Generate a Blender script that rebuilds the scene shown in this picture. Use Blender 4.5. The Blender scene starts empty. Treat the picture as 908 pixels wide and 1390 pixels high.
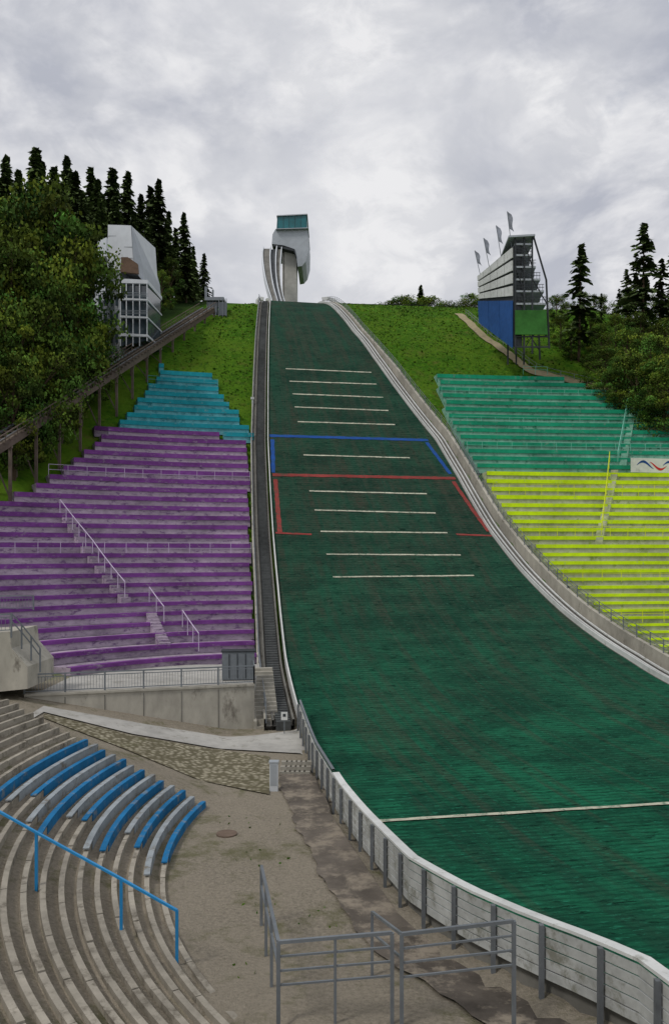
import bpy, math, random
import numpy as np
from mathutils import Vector
random.seed(7); rng=np.random.default_rng(7)
F=1100.0; CX=454.0; HY=750.0
C=bpy.context.scene.collection
def P(px,py,d): return Vector(((px-CX)/F*d,d,(HY-py)/F*d))
# ---------------------------------------------------------------- materials
def mat(name,col,rough=0.8,amt=0.25,scale=1.0,bump=0.0,metal=0.0,stretch=(1,1,1),wear=None,weart=0.62,spec=0.15):
    m=bpy.data.materials.new(name); m.use_nodes=True; nt=m.node_tree; n=nt.nodes; l=nt.links
    b=n['Principled BSDF']; b.inputs['Roughness'].default_value=rough; b.inputs['Metallic'].default_value=metal
    b.inputs['Specular IOR Level'].default_value=spec
    tc=n.new('ShaderNodeTexCoord'); mp=n.new('ShaderNodeMapping'); mp.inputs['Scale'].default_value=stretch
    l.new(tc.outputs['Object'],mp.inputs[0])
    n1=n.new('ShaderNodeTexNoise'); n1.inputs['Scale'].default_value=scale; n1.inputs['Detail'].default_value=6; n1.inputs['Roughness'].default_value=0.65
    l.new(mp.outputs[0],n1.inputs[0])
    n2=n.new('ShaderNodeTexNoise'); n2.inputs['Scale'].default_value=scale*0.13; n2.inputs['Detail'].default_value=3
    l.new(mp.outputs[0],n2.inputs[0])
    ad=n.new('ShaderNodeMath'); ad.operation='ADD'; l.new(n1.outputs[0],ad.inputs[0]); l.new(n2.outputs[0],ad.inputs[1])
    mr=n.new('ShaderNodeMapRange'); mr.inputs[1].default_value=0.7; mr.inputs[2].default_value=1.3; l.new(ad.outputs[0],mr.inputs[0])
    mx=n.new('ShaderNodeMix'); mx.data_type='RGBA'
    mx.inputs[6].default_value=(*[c*(1-amt) for c in col],1); mx.inputs[7].default_value=(*[min(1,c*(1+amt)) for c in col],1)
    l.new(mr.outputs[0],mx.inputs[0]); out=mx.outputs[2]
    if wear:
        n3=n.new('ShaderNodeTexNoise'); n3.inputs['Scale'].default_value=scale*0.8; n3.inputs['Detail'].default_value=8; n3.inputs['Roughness'].default_value=0.75
        l.new(mp.outputs[0],n3.inputs[0])
        r3=n.new('ShaderNodeMapRange'); r3.inputs[1].default_value=weart-0.06; r3.inputs[2].default_value=weart+0.06; l.new(n3.outputs[0],r3.inputs[0])
        m2=n.new('ShaderNodeMix'); m2.data_type='RGBA'; l.new(r3.outputs[0],m2.inputs[0]); l.new(out,m2.inputs[6]); m2.inputs[7].default_value=(*wear,1)
        out=m2.outputs[2]
    l.new(out,b.inputs['Base Color'])
    if bump:
        bp=n.new('ShaderNodeBump'); bp.inputs['Strength'].default_value=bump; bp.inputs['Distance'].default_value=0.1
        l.new(n1.outputs[0],bp.inputs['Height']); l.new(bp.outputs[0],b.inputs['Normal'])
    return m
M={}
M['conc']=mat('concrete',(0.38,0.36,0.31),0.9,0.3,1.2,0.3,stretch=(1,1,0.5),wear=(0.17,0.155,0.13),weart=0.62)
M['seatc']=mat('weathered_seat_concrete',(0.30,0.275,0.23),0.95,0.35,1.8,0.3,wear=(0.14,0.125,0.10),weart=0.57)
M['concl']=mat('light_concrete',(0.46,0.45,0.42),0.9,0.2,0.8,0.2)
M['concd']=mat('concrete_dark',(0.16,0.155,0.14),0.9,0.3,1.5,0.3)
W_=0.58
M['purple']=mat('purple_paint',(0.175,0.052,0.235),0.8,0.35,1.8,0.1,stretch=(1,1,2),wear=(0.30,0.24,0.31),weart=0.62)
M['purpg']=mat('purple_stained_concrete',(0.38,0.315,0.385),0.9,0.35,1.8,0.1,stretch=(1,1,2),wear=(0.14,0.075,0.18),weart=W_)
M['cyan']=mat('cyan_paint',(0.015,0.27,0.33),0.8,0.3,1.8,0.1,wear=(0.2,0.33,0.34),weart=0.63)
M['cyang']=mat('cyan_stained_concrete',(0.13,0.36,0.40),0.9,0.35,1.8,0.1,wear=(0.03,0.18,0.21),weart=W_)
M['green']=mat('green_paint',(0.012,0.27,0.15),0.8,0.3,1.8,0.1,wear=(0.18,0.30,0.24),weart=0.63)
M['greeng']=mat('green_stained_concrete',(0.20,0.38,0.295),0.9,0.35,1.8,0.1,wear=(0.04,0.18,0.11),weart=W_)
M['yellow']=mat('lime_paint',(0.54,0.74,0.010),0.8,0.2,1.8,0.1,wear=(0.42,0.5,0.2),weart=0.64)
M['yellowg']=mat('lime_stained_concrete',(0.42,0.45,0.29),0.9,0.3,1.8,0.1,wear=(0.24,0.31,0.09),weart=W_)
M['blue']=mat('blue_paint',(0.015,0.14,0.31),0.8,0.3,2,0.1,wear=(0.18,0.21,0.23),weart=0.60)
M['greyp']=mat('grey_bench_paint',(0.27,0.30,0.32),0.8,0.3,2,0.1,wear=(0.17,0.155,0.13),weart=0.58)
M['bluel']=mat('blue_line',(0.012,0.065,0.26),0.8,0.2,2,wear=(0.02,0.07,0.12),weart=0.60)
M['red']=mat('red_line',(0.23,0.04,0.035),0.8,0.25,2,wear=(0.07,0.06,0.045),weart=0.58)
M['white']=mat('white_paint',(0.58,0.59,0.58),0.7,0.18,1.5,wear=(0.33,0.33,0.30),weart=0.64)
M['plank']=mat('grey_white_boards',(0.40,0.41,0.40),0.8,0.3,1.6,0.2,wear=(0.2,0.2,0.17),weart=0.57)
M['line']=mat('worn_white_line',(0.44,0.43,0.34),0.9,0.3,3,wear=(0.10,0.17,0.12),weart=0.57)
M['steel']=mat('galvanized_steel',(0.20,0.22,0.24),0.5,0.2,3,metal=0.4)
M['steeld']=mat('dark_steel',(0.045,0.05,0.055),0.6,0.3,3,metal=0.3)
M['grate']=mat('stair_grating',(0.085,0.09,0.09),0.8,0.4,2.5)
M['post']=mat('grey_post_paint',(0.13,0.14,0.15),0.7,0.3,3)
M['panel']=mat('metal_panel',(0.38,0.41,0.44),0.5,0.15,0.8,metal=0.3)
M['panell']=mat('light_metal_panel',(0.60,0.63,0.66),0.5,0.1,0.8,metal=0.2)
M['wood']=mat('weathered_timber',(0.125,0.10,0.08),0.9,0.4,1.5,0.2)
M['bark']=mat('bark',(0.085,0.06,0.04),0.95,0.4,4,0.3)
M['asph']=mat('worn_asphalt',(0.38,0.37,0.345),0.95,0.22,1.5,0.2,wear=(0.24,0.23,0.2),weart=0.6)
M['asphd']=mat('dark_asphalt',(0.11,0.095,0.08),0.9,0.5,1.0,0.2,wear=(0.25,0.215,0.17),weart=0.54)  # dark brown asphalt tone, broken up by lighter noise patches
M['dirt']=mat('dirt_path',(0.27,0.23,0.14),0.95,0.3,1.5,0.2)
M['bluerail']=mat('blue_rail_paint',(0.02,0.22,0.48),0.4,0.1,4,spec=0.4)
M['teal']=mat('tinted_glass',(0.01,0.13,0.15),0.15,0.3,0.5,spec=0.5)
M['glass']=mat('window_glass',(0.05,0.07,0.085),0.08,0.4,0.6,spec=0.8)
M['navy']=mat('navy_banner',(0.02,0.075,0.24),0.7,0.25,1.5)
M['gscreen']=mat('green_banner',(0.04,0.15,0.03),0.7,0.4,1.0)
M['flag']=mat('grey_flag',(0.26,0.28,0.32),0.8,0.4,1.5)
M['brown']=mat('brown_cladding',(0.15,0.10,0.07),0.8,0.3,2)
M['rust']=mat('manhole_iron',(0.15,0.11,0.085),0.8,0.3,4,0.3)
M['yrail']=mat('yellow_rail_paint',(0.6,0.66,0.03),0.5,0.1,3)
M['prail']=mat('lilac_rail_paint',(0.52,0.44,0.58),0.5,0.1,3)
M['grail']=mat('mint_rail_paint',(0.2,0.5,0.4),0.5,0.1,3)
M['signred']=mat('sign_red',(0.55,0.03,0.03),0.5,0.1,3)
def gravelmat(name,c1,c2,sc,k=0.45,weeds=True,hi=0.7):
    m=mat(name,c1,0.97,0.28,1.6,0.0,spec=0.05); nt=m.node_tree;n=nt.nodes;l=nt.links;b=n['Principled BSDF']
    vo=n.new('ShaderNodeTexVoronoi'); vo.inputs['Scale'].default_value=sc; tc=[x for x in n if x.type=='TEX_COORD'][0]
    l.new(tc.outputs['Object'],vo.inputs[0])
    src=b.inputs['Base Color'].links[0].from_socket
    mx=n.new('ShaderNodeMix'); mx.data_type='RGBA'; mx.inputs[7].default_value=(*c2,1); l.new(src,mx.inputs[6])
    mr=n.new('ShaderNodeMapRange'); mr.inputs[1].default_value=0.1; mr.inputs[2].default_value=hi; mr.inputs[3].default_value=0; mr.inputs[4].default_value=k
    l.new(vo.outputs['Distance'],mr.inputs[0]); l.new(mr.outputs[0],mx.inputs[0]); out=mx.outputs[2]
    if weeds:
        q=n.new('ShaderNodeTexNoise'); q.inputs['Scale'].default_value=0.55; q.inputs['Detail'].default_value=9; q.inputs['Roughness'].default_value=0.78; l.new(tc.outputs['Object'],q.inputs[0])
        r=n.new('ShaderNodeMapRange'); r.inputs[1].default_value=0.54; r.inputs[2].default_value=0.66; r.inputs[4].default_value=0.7; l.new(q.outputs[0],r.inputs[0])
        m2=n.new('ShaderNodeMix'); m2.data_type='RGBA'; l.new(r.outputs[0],m2.inputs[0]); l.new(out,m2.inputs[6]); m2.inputs[7].default_value=(0.12,0.115,0.065,1); out=m2.outputs[2]
    l.new(out,b.inputs['Base Color'])
    bp=n.new('ShaderNodeBump'); bp.inputs['Strength'].default_value=0.5; bp.inputs['Distance'].default_value=0.04; bp.invert=True
    l.new(vo.outputs['Distance'],bp.inputs['Height']); l.new(bp.outputs[0],b.inputs['Normal'])
    return m
M['gravel']=gravelmat('gravel',(0.29,0.255,0.20),(0.14,0.12,0.095),22,0.35)
M['paver']=gravelmat('grass_paver',(0.36,0.33,0.25),(0.08,0.07,0.04),4.0,0.85,True,0.6)

# ---------------------------------------------------------------- terrain functions
def pchip_table(xs,ys,step=0.25):
    xs=np.array(xs,float); ys=np.array(ys,float); h=np.diff(xs); dl=np.diff(ys)/h
    m=np.zeros(len(xs)); m[0]=dl[0]; m[-1]=dl[-1]
    for i in range(1,len(xs)-1):
        if dl[i-1]*dl[i]>0:
            w1=2*h[i]+h[i-1]; w2=h[i]+2*h[i-1]; m[i]=(w1+w2)/(w1/dl[i-1]+w2/dl[i])
    X=np.arange(xs[0],xs[-1],step); i=np.clip(np.searchsorted(xs,X,side='right')-1,0,len(h)-1)
    t=(X-xs[i])/h[i]
    Y=(2*t**3-3*t**2+1)*ys[i]+(t**3-2*t**2+t)*h[i]*m[i]+(-2*t**3+3*t**2)*ys[i+1]+(t**3-t**2)*h[i]*m[i+1]
    return X,Y
A=math.atan(0.18); CA=math.cos(A); SA=math.sin(A)
def U(x,y): return -SA*x+CA*y
def V(x,y): return CA*x+SA*y
def XY(u,v): return (-SA*u+CA*v, CA*u+SA*v)
st=[(1000,1390,15.5),(735,1300,18.8),(556,1200,24.1),(478,1117,30.4),(428,1040,38.6),(410,980,46.7),(398,940,52.5),(390,900,58.1),(384,850,64.9),(379,800,71.2),(372,725,80.4),(365,600,97.2),(366,450,125),(368,408,150)]
xs=[];ys=[]
for px,py,d in st:
    p=P(min(px,600),py,d); xs.append(U(p.x,p.y)); ys.append(p.z)
xs=[-300,0]+xs+[158,168,185,300,500,900,4000]; ys=[-8,-8.3]+ys+[48.9,50.4,51.3,52,42,15,10]
ZX,ZY=pchip_table(xs,ys)
def Z(u): return np.interp(u,ZX,ZY)
def hit(px,py,f,d0=8,d1=260):
    ds=np.linspace(d0,d1,6000); X=(px-CX)/F*ds; zz=(HY-py)/F*ds
    g=zz-f(X,ds); k=np.where(g<0)[0]; i=k[0] if len(k) else int(np.argmin(g/ds))
    return X[i],ds[i]
def SLOPE(x,y): return Z(U(x,y))
Lp=[(368,409),(366,450),(365,520),(365,600),(368,660),(372,725),(379,800),(384,850),(390,900),(399,940),(412,985),(432,1040),(466,1100),(500,1145),(562,1215),(640,1265),(735,1312),(880,1380)]
Rp=[(438,411),(458,425),(478,450),(505,485),(530,520),(560,560),(590,597),(620,648),(660,718),(700,770),(740,812),(800,862),(850,895),(908,930)]
def uvl(pts):
    o=[]
    for a,b in pts:
        x,y=hit(a,b,SLOPE); o.append((U(x,y),V(x,y)))
    o.sort(); return o
LU=uvl(Lp); RU=uvl(Rp)
RU=[(10,RU[0][1]+1.5),(35,RU[0][1]+1.2)]+RU
def VL(u): return np.interp(u,[a for a,b in LU],[b for a,b in LU])
def VR(u): return np.interp(u,[a for a,b in RU],[b for a,b in RU])
CL=(-1.0,39.5)
def SL(x,y):
    yy=np.maximum(y-CL[1],0); return Z(39+np.hypot(x-CL[0],yy))
VR0=26.0
def su(x,y):
    u=U(x,y); s=np.maximum(V(x,y)-VR0,0); return u+s*s/500
def SR(x,y): return Z(su(x,y))+1.0
BC=(13.6,28.8); BR=19.2; BRISE=0.172; BRUN=0.467
def ss(a,b,x): t=np.clip((x-a)/(b-a),0,1); return t*t*(3-2*t)
def T(x,y):
    x=np.asarray(x,float); y=np.asarray(y,float)
    u=U(x,y); v=V(x,y); vl=VL(u); vr=VR(u)
    zp=-10.35+np.clip((-x-6)/11,0,1)*2.5*ss(24,38,y)+ss(22,14,y)*0.7
    d=np.hypot(x-BC[0],y-BC[1]); an=np.degrees(np.arctan2(y-BC[1],x-BC[0]))%360
    zb=np.minimum(-10.35+BRISE*np.maximum(d-BR,0)/BRUN,-5.6)
    w=ss(158,167,an)*ss(330,300,an)
    zlow=np.where(d>BR,zp*(1-w)+np.maximum(zb,-99)*w,zp)
    zL=np.maximum(zlow,SL(x,y)-0.9)
    zR=SR(x,y)-0.9-np.clip(v-75,0,200)*0.25
    zR=np.maximum(zR,-9.5)
    z=np.where(v<vl-0.3,zL,np.where(v>vr+1.7,zR,Z(u)-0.5))
    return z
def Tf(x,y): return float(T(x,y))
# ---------------------------------------------------------------- mesh builder
class MB:
    def __init__(s): s.v=[];s.f=[];s.m=[]
    def add(s,vs,fs,m=0):
        o=len(s.v); s.v+= [tuple(a) for a in vs]; s.f+=[tuple(o+i for i in f) for f in fs]; s.m+=[m]*len(fs)
    def quad(s,a,b,c,d,m=0): s.add([a,b,c,d],[(0,1,2,3)],m)
    def box(s,c,sz,m=0,rot=0):
        cx,cy,cz=c; a,b,h=[q/2 for q in sz]; cr,sr=math.cos(rot),math.sin(rot); vs=[]
        for dz in(-h,h):
            for dx,dy in((-a,-b),(a,-b),(a,b),(-a,b)): vs.append((cx+dx*cr-dy*sr,cy+dx*sr+dy*cr,cz+dz))
        s.add(vs,[(3,2,1,0),(4,5,6,7),(0,1,5,4),(1,2,6,5),(2,3,7,6),(3,0,4,7)],m)
    def beam(s,p,q,w,h,m=0):
        p=Vector(p);q=Vector(q);t=(q-p)
        if t.length<1e-6:return
        t.normalize(); up=Vector((0,0,1)) if abs(t.z)<0.95 else Vector((0,1,0))
        r=t.cross(up).normalized(); up=r.cross(t).normalized(); vs=[]
        for c in(p,q):
            for a,b in((-1,-1),(1,-1),(1,1),(-1,1)): vs.append(c+r*(a*w/2)+up*(b*h/2))
        s.add(vs,[(0,1,2,3),(7,6,5,4),(0,4,5,1),(1,5,6,2),(2,6,7,3),(3,7,4,0)],m)
    def prism(s,pts,ex,m=0):
        pts=[Vector(p) for p in pts]; ex=Vector(ex); n=len(pts)
        s.add(pts+[p+ex for p in pts],[tuple(range(n)),tuple(range(2*n-1,n-1,-1))]+[(i,n+i,n+(i+1)%n,(i+1)%n) for i in range(n)],m)
    def loft(s,rows,m=0,close=False):
        n=len(rows[0]); vs=[p for r in rows for p in r]; fs=[]
        for i in range(len(rows)-1):
            for j in range(n if close else n-1):
                k=(j+1)%n; fs.append((i*n+j,i*n+k,(i+1)*n+k,(i+1)*n+j))
        s.add(vs,fs,m)
    def obj(s,name,mats,parent=None,smooth=False):
        me=bpy.data.meshes.new(name); me.from_pydata(s.v,[],s.f)
        for k in mats: me.materials.append(M[k] if isinstance(k,str) else k)
        me.polygons.foreach_set('material_index',s.m)
        if smooth: me.polygons.foreach_set('use_smooth',[True]*len(s.f))
        me.update(); o=bpy.data.objects.new(name,me); C.objects.link(o)
        if parent: o.parent=parent
        return o
def empty(name):
    e=bpy.data.objects.new(name,None); C.objects.link(e); return e
def fence(name,pts,h,matk,sp=2.0,rails=(1.0,0.5),pw=0.07,rw=0.06,parent=None,pd=0.3):
    b=MB(); pts=[Vector(p) for p in pts]; acc=[0]
    for i in range(1,len(pts)): acc.append(acc[-1]+(pts[i]-pts[i-1]).length)
    def at(s):
        for i in range(1,len(pts)):
            if s<=acc[i]+1e-6:
                t=(s-acc[i-1])/max(acc[i]-acc[i-1],1e-6); return pts[i-1].lerp(pts[i],t)
        return pts[-1]
    n=max(1,int(round(acc[-1]/sp))); prev=None
    for i in range(n+1):
        p=at(acc[-1]*i/n); b.beam(p-Vector((0,0,pd)),p+Vector((0,0,h)),pw,pw)
        if prev is not None:
            for r in rails: b.beam(prev+Vector((0,0,h*r)),p+Vector((0,0,h*r)),rw,rw)
        prev=p
    return b.obj(name,[matk],parent)
# ---------------------------------------------------------------- ground sheet
def axis_list(lo,hi,step,far_lo,far_hi):
    a=list(np.arange(lo,hi+.01,step)); s=step; x=hi
    while x<far_hi: s*=1.35; x+=s; a.append(x)
    s=step; x=lo
    while x>far_lo: s*=1.35; x-=s; a.insert(0,x)
    return np.array(a)
gx=axis_list(-60,80,0.8,-2500,2500); gy=axis_list(4,170,0.8,-300,4000)
GX,GY=np.meshgrid(gx,gy); GZ=T(GX,GY)
nx,ny=len(gx),len(gy)
vs=np.stack([GX.ravel(),GY.ravel(),GZ.ravel()],1)
idx=np.arange(nx*ny).reshape(ny,nx)
fs=np.stack([idx[:-1,:-1].ravel(),idx[:-1,1:].ravel(),idx[1:,1:].ravel(),idx[1:,:-1].ravel()],1)
me=bpy.data.meshes.new('ground'); me.from_pydata(vs.tolist(),[],fs.tolist())
me.polygons.foreach_set('use_smooth',[True]*len(fs))
at=me.attributes.new('gravel','FLOAT','POINT')
rho=np.hypot(GX-CL[0],np.maximum(GY-CL[1],0))
gm=np.where(V(GX,GY)<VL(U(GX,GY)),ss(24,18,rho),ss(60,52,U(GX,GY)))
at.data.foreach_set('value',gm.ravel().astype(np.float32))
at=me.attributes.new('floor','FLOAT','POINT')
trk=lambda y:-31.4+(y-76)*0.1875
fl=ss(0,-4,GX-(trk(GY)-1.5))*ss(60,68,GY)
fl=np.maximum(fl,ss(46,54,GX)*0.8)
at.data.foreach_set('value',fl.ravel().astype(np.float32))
gm_=bpy.data.materials.new('grass_ground'); gm_.use_nodes=True; nt=gm_.node_tree;n=nt.nodes;l=nt.links;b=n['Principled BSDF']; b.inputs['Roughness'].default_value=0.97; b.inputs['Specular IOR Level'].default_value=0.03
tc=n.new('ShaderNodeTexCoord')
def noise(sc,det=6,ro=0.65,src=None,dist=0.0):
    q=n.new('ShaderNodeTexNoise'); q.inputs['Scale'].default_value=sc; q.inputs['Detail'].default_value=det; q.inputs['Roughness'].default_value=ro; q.inputs['Distortion'].default_value=dist
    l.new(src or tc.outputs['Object'],q.inputs[0]); return q.outputs[0]
def rng_(s,a,b_,c=0,d=1):
    q=n.new('ShaderNodeMapRange'); q.inputs[1].default_value=a;q.inputs[2].default_value=b_;q.inputs[3].default_value=c;q.inputs[4].default_value=d; l.new(s,q.inputs[0]); return q.outputs[0]
def mix(f,a,b_):
    q=n.new('ShaderNodeMix'); q.data_type='RGBA'
    if isinstance(f,float): q.inputs[0].default_value=f
    else: l.new(f,q.inputs[0])
    for i,c in((6,a),(7,b_)):
        if isinstance(c,tuple): q.inputs[i].default_value=(*c,1)
        else: l.new(c,q.inputs[i])
    return q.outputs[2]
g1=mix(rng_(noise(1.8),0.38,0.62),(0.026,0.085,0.006),(0.065,0.155,0.010))
g1=mix(rng_(noise(0.12,4),0.42,0.62),g1,(0.08,0.15,0.012))
g1=mix(rng_(noise(0.35,7,0.75),0.54,0.70),g1,(0.10,0.11,0.025))
g1=mix(rng_(noise(0.6,7,0.75),0.54,0.66,0,0.75),g1,(0.018,0.062,0.006))
gr=mix(rng_(noise(9,8,0.8),0.35,0.65),(0.18,0.16,0.125),(0.34,0.30,0.24))
gr=mix(rng_(noise(0.25,5,0.7),0.42,0.62,0,0.6),gr,(0.30,0.265,0.21))
gr=mix(rng_(noise(0.45,9,0.78),0.52,0.64,0,0.8),gr,(0.12,0.12,0.06))
gr=mix(rng_(noise(3.0,9,0.8),0.58,0.70,0,0.65),gr,(0.10,0.09,0.07))
at1=n.new('ShaderNodeAttribute'); at1.attribute_name='gravel'
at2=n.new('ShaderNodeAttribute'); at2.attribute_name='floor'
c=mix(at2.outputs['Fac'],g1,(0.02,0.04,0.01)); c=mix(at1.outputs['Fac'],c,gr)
l.new(c,b.inputs['Base Color'])
bp=n.new('ShaderNodeBump'); bp.inputs['Strength'].default_value=0.7; bp.inputs['Distance'].default_value=0.25; l.new(noise(3,8,0.75),bp.inputs['Height']); l.new(bp.outputs[0],b.inputs['Normal'])
me.materials.append(gm_); o=bpy.data.objects.new('ground',me); C.objects.link(o)

# ---------------------------------------------------------------- jump landing slope
hill=empty('ski_jump_landing_slope')
us=np.arange(6,158,0.5); NV=16; V_=[];UVs=[]
for u in us:
    a,b_=float(VL(u)),float(VR(u)); z=float(Z(u))
    for j in range(NV+1):
        v=a+(b_-a)*j/NV; x,y=XY(u,v); V_.append((x,y,z)); UVs.append((v,u))
nn=NV+1
Fs=[(i*nn+j,i*nn+j+1,(i+1)*nn+j+1,(i+1)*nn+j) for i in range(len(us)-1) for j in range(NV)]
me=bpy.data.meshes.new('mat_surface'); me.from_pydata(V_,[],Fs); me.polygons.foreach_set('use_smooth',[True]*len(Fs))
uvl_=me.uv_layers.new(name='UVMap'); li=np.zeros(len(me.loops),dtype=np.int32); me.loops.foreach_get('vertex_index',li)
uvl_.data.foreach_set('uv',np.array(UVs,dtype=np.float32)[li].ravel())
mm=bpy.data.materials.new('green_plastic_mats'); mm.use_nodes=True; nt=mm.node_tree;n=nt.nodes;l=nt.links;b=n['Principled BSDF']; b.inputs['Roughness'].default_value=0.95; b.inputs['Specular IOR Level'].default_value=0.03
tc=n.new('ShaderNodeTexCoord')
def mp(sx,sy):
    q=n.new('ShaderNodeMapping'); q.inputs['Scale'].default_value=(sx,sy,1); l.new(tc.outputs['UV'],q.inputs[0]); return q.outputs[0]
sep=n.new('ShaderNodeSeparateXYZ'); l.new(tc.outputs['UV'],sep.inputs[0])
up=rng_(sep.outputs[1],32,82)
base=mix(up,(0.012,0.105,0.056),(0.026,0.062,0.042))
base=mix(rng_(noise(1,6,0.65,mp(1.1,0.05)),0.42,0.58),base,mix(up,(0.016,0.072,0.044),(0.048,0.052,0.038)))
base=mix(rng_(noise(1,6,0.7,mp(0.22,0.13)),0.44,0.60,0,0.85),base,mix(up,(0.016,0.150,0.078),(0.022,0.072,0.045)))
base=mix(rng_(noise(1,6,0.7,mp(0.12,0.3)),0.46,0.60,0,0.75),base,mix(up,(0.008,0.052,0.032),(0.016,0.036,0.026)))
base=mix(rng_(noise(1,5,0.6,mp(0.9,0.035)),0.52,0.62,0,0.5),base,(0.055,0.062,0.045))
base=mix(rng_(noise(1,6,0.72,mp(0.8,3.5)),0.50,0.62,0,0.7),base,(0.006,0.042,0.025))
base=mix(rng_(noise(1,7,0.8,mp(0.9,2.6),0.5),0.56,0.61,0,0.85),base,(0.003,0.018,0.012))
base=mix(rng_(noise(1,5,0.7,mp(2.4,6.5)),0.56,0.66,0,0.6),base,mix(up,(0.03,0.24,0.145),(0.055,0.115,0.085)))
wv=n.new('ShaderNodeTexWave'); wv.wave_type='BANDS'; wv.bands_direction='Y'; wv.inputs['Scale'].default_value=0.8; wv.inputs['Distortion'].default_value=2.5; wv.inputs['Detail'].default_value=4; wv.inputs['Detail Scale'].default_value=2.0
l.new(tc.outputs['UV'],wv.inputs[0])
base=mix(rng_(wv.outputs['Fac'],0.0,0.5,0.42,0.0),base,(0.004,0.03,0.02))
base=mix(rng_(noise(1,7,0.85,mp(6,6)),0.68,0.72,0,0.6),base,(0.3,0.34,0.26))
l.new(base,b.inputs['Base Color'])
bp=n.new('ShaderNodeBump'); bp.inputs['Strength'].default_value=0.8; bp.inputs['Distance'].default_value=0.12; l.new(noise(1,6,0.7,mp(2.5,7)),bp.inputs['Height']); l.new(bp.outputs[0],b.inputs['Normal'])
me.materials.append(mm); o=bpy.data.objects.new('mat_surface',me); C.objects.link(o); o.parent=hill
b=MB()
for fn in (VL,VR):
    rows=[]
    for u in us[::2]:
        x,y=XY(u,float(fn(u))); z=float(Z(u)); rows.append([(x,y,z),(x,y,z-1.6)])
    b.loft(rows)
b.obj('concrete_skirt',['concd'],hill)
def ribbon(b,p1,p2,w,m=0,ext=0):
    x1,y1=hit(*p1,SLOPE); x2,y2=hit(*p2,SLOPE); a=Vector((U(x1,y1),V(x1,y1))); c=Vector((U(x2,y2),V(x2,y2)))
    t=(c-a).normalized(); c=c+t*ext; nr=Vector((-t[1],t[0])); L=(c-a).length; k=max(2,int(L/0.5)); rows=[]
    for i in range(k+1):
        q=a.lerp(c,i/k); r=[]
        for s in(-w/2,w/2):
            e=q+nr*(s*(1+0.12*math.sin(i*1.9+s))+0.012*math.sin(i*0.7)); x,y=XY(e[0],e[1]); r.append((x,y,float(Z(e[0]))+0.05))
        rows.append(r)
    b.loft(rows,m)
b=MB()
for y,x1,x2,y2 in [(501,388,504,506),(518,393,511,522),(535,397,520,540),(553,400,527,558),(573,404,536,577),(618,412,556,622),(667,420,579,671),(693,427,591,697),(722,435,607,724),(753,443,625,754),(784,452,643,782)]:
    ribbon(b,(x1,y),(x2,y2),0.21)
ribbon(b,(500,1117),(908,1092),0.28,0,ext=9)
b.obj('distance_lines',['line'],hill)
b=MB()
for a,c,w in [((366,592),(581,598),0.5),((370,597),(371,642),0.45),((579,601),(611,644),0.45)]: ribbon(b,a,c,w)
b.obj('blue_lines',['bluel'],hill)
b=MB()
for a,c,w in [((370,645),(618,650),0.5),((374,651),(380,723),0.45),((615,654),(663,722),0.45),((374,724),(423,726),0.28),((619,726),(667,728),0.28)]: ribbon(b,a,c,w)
b.obj('red_lines',['red'],hill)

def edge_pt(fn,u,off,dz=0.0):
    x,y=XY(u,float(fn(u))+off); return Vector((x,y,float(Z(u))+dz))
def edge_wall(b,fn,u0,u1,off,th,z0,z1,m=0,step=1.0):
    rows=[]
    for u in np.arange(u0,u1+.01,step):
        a=edge_pt(fn,u,off-th/2); c=edge_pt(fn,u,off+th/2); rows.append([a+Vector((0,0,z0)),a+Vector((0,0,z1)),c+Vector((0,0,z1)),c+Vector((0,0,z0))])
    b.loft(rows,m,close=True)
b=MB(); edge_wall(b,VL,47,156,-0.10,0.10,-0.3,0.40)
b.obj('edge_board',['white'],hill)
lf=empty('outrun_board_fence')
b=MB()
for k in range(5): edge_wall(b,VL,8,47,-0.16,0.05,-0.15+k*0.235,0.045+k*0.235,0,0.8)
b.obj('planks',['plank'],lf)
b=MB(); edge_wall(b,VL,8,33,-0.06,0.28,1.06,1.13,0,0.8); edge_wall(b,VL,33.3,47,-0.08,0.12,1.06,1.13,1,0.8); b.obj('top_rail',['white','steel'],lf)
b=MB()
for u in np.arange(9,47,1.55):
    p=edge_pt(VL,u,-0.26); b.beam(p+Vector((0,0,-0.8)),p+Vector((0,0,1.05)),0.10,0.12)
b.obj('posts',['post'],lf)
sc=empty('slope_side_stairs'); b=MB()
for i,u in enumerate(np.arange(47,148,0.45)):
    z=float(Z(u)); x,y=XY(u,float(VL(u))-1.05); b.box((x,y,z-0.45),(0.85,0.36,0.7),0,rot=A)
b.obj('steps',['grate'],sc)
b=MB(); edge_wall(b,VL,47,150,-1.25,1.6,-1.0,-0.38); b.obj('underside',['concd'],sc)
b=MB(); edge_wall(b,VL,47,150,-2.1,0.14,-1.0,0.05,0); edge_wall(b,VL,47,150,-1.65,0.10,-1.0,-0.02,1); edge_wall(b,VL,47,150,-0.45,0.12,-1.0,-0.02,1); b.obj('kerb',['conc','concd'],sc)
fence('handrail',[edge_pt(VL,u,-2.05,0.1) for u in np.arange(47,150,2)],0.95,'steel',sp=2.2,parent=sc,rw=0.045,pw=0.05)
rb=empty('slope_side_barrier'); b=MB()
for off,h,th in((0.12,0.42,0.08),(0.62,0.26,0.12),(1.05,0.36,0.12)):
    edge_wall(b,VR,12,158,off,th,h-0.5 if off<0.2 else h-0.12,h)
b.obj('white_rails',['white'],rb)
b=MB(); edge_wall(b,VR,12,158,0.75,1.5,-0.7,0.02); b.obj('drain_channel',['concd'],rb)
wl=MB(); rows=[]; fp=[]
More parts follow.
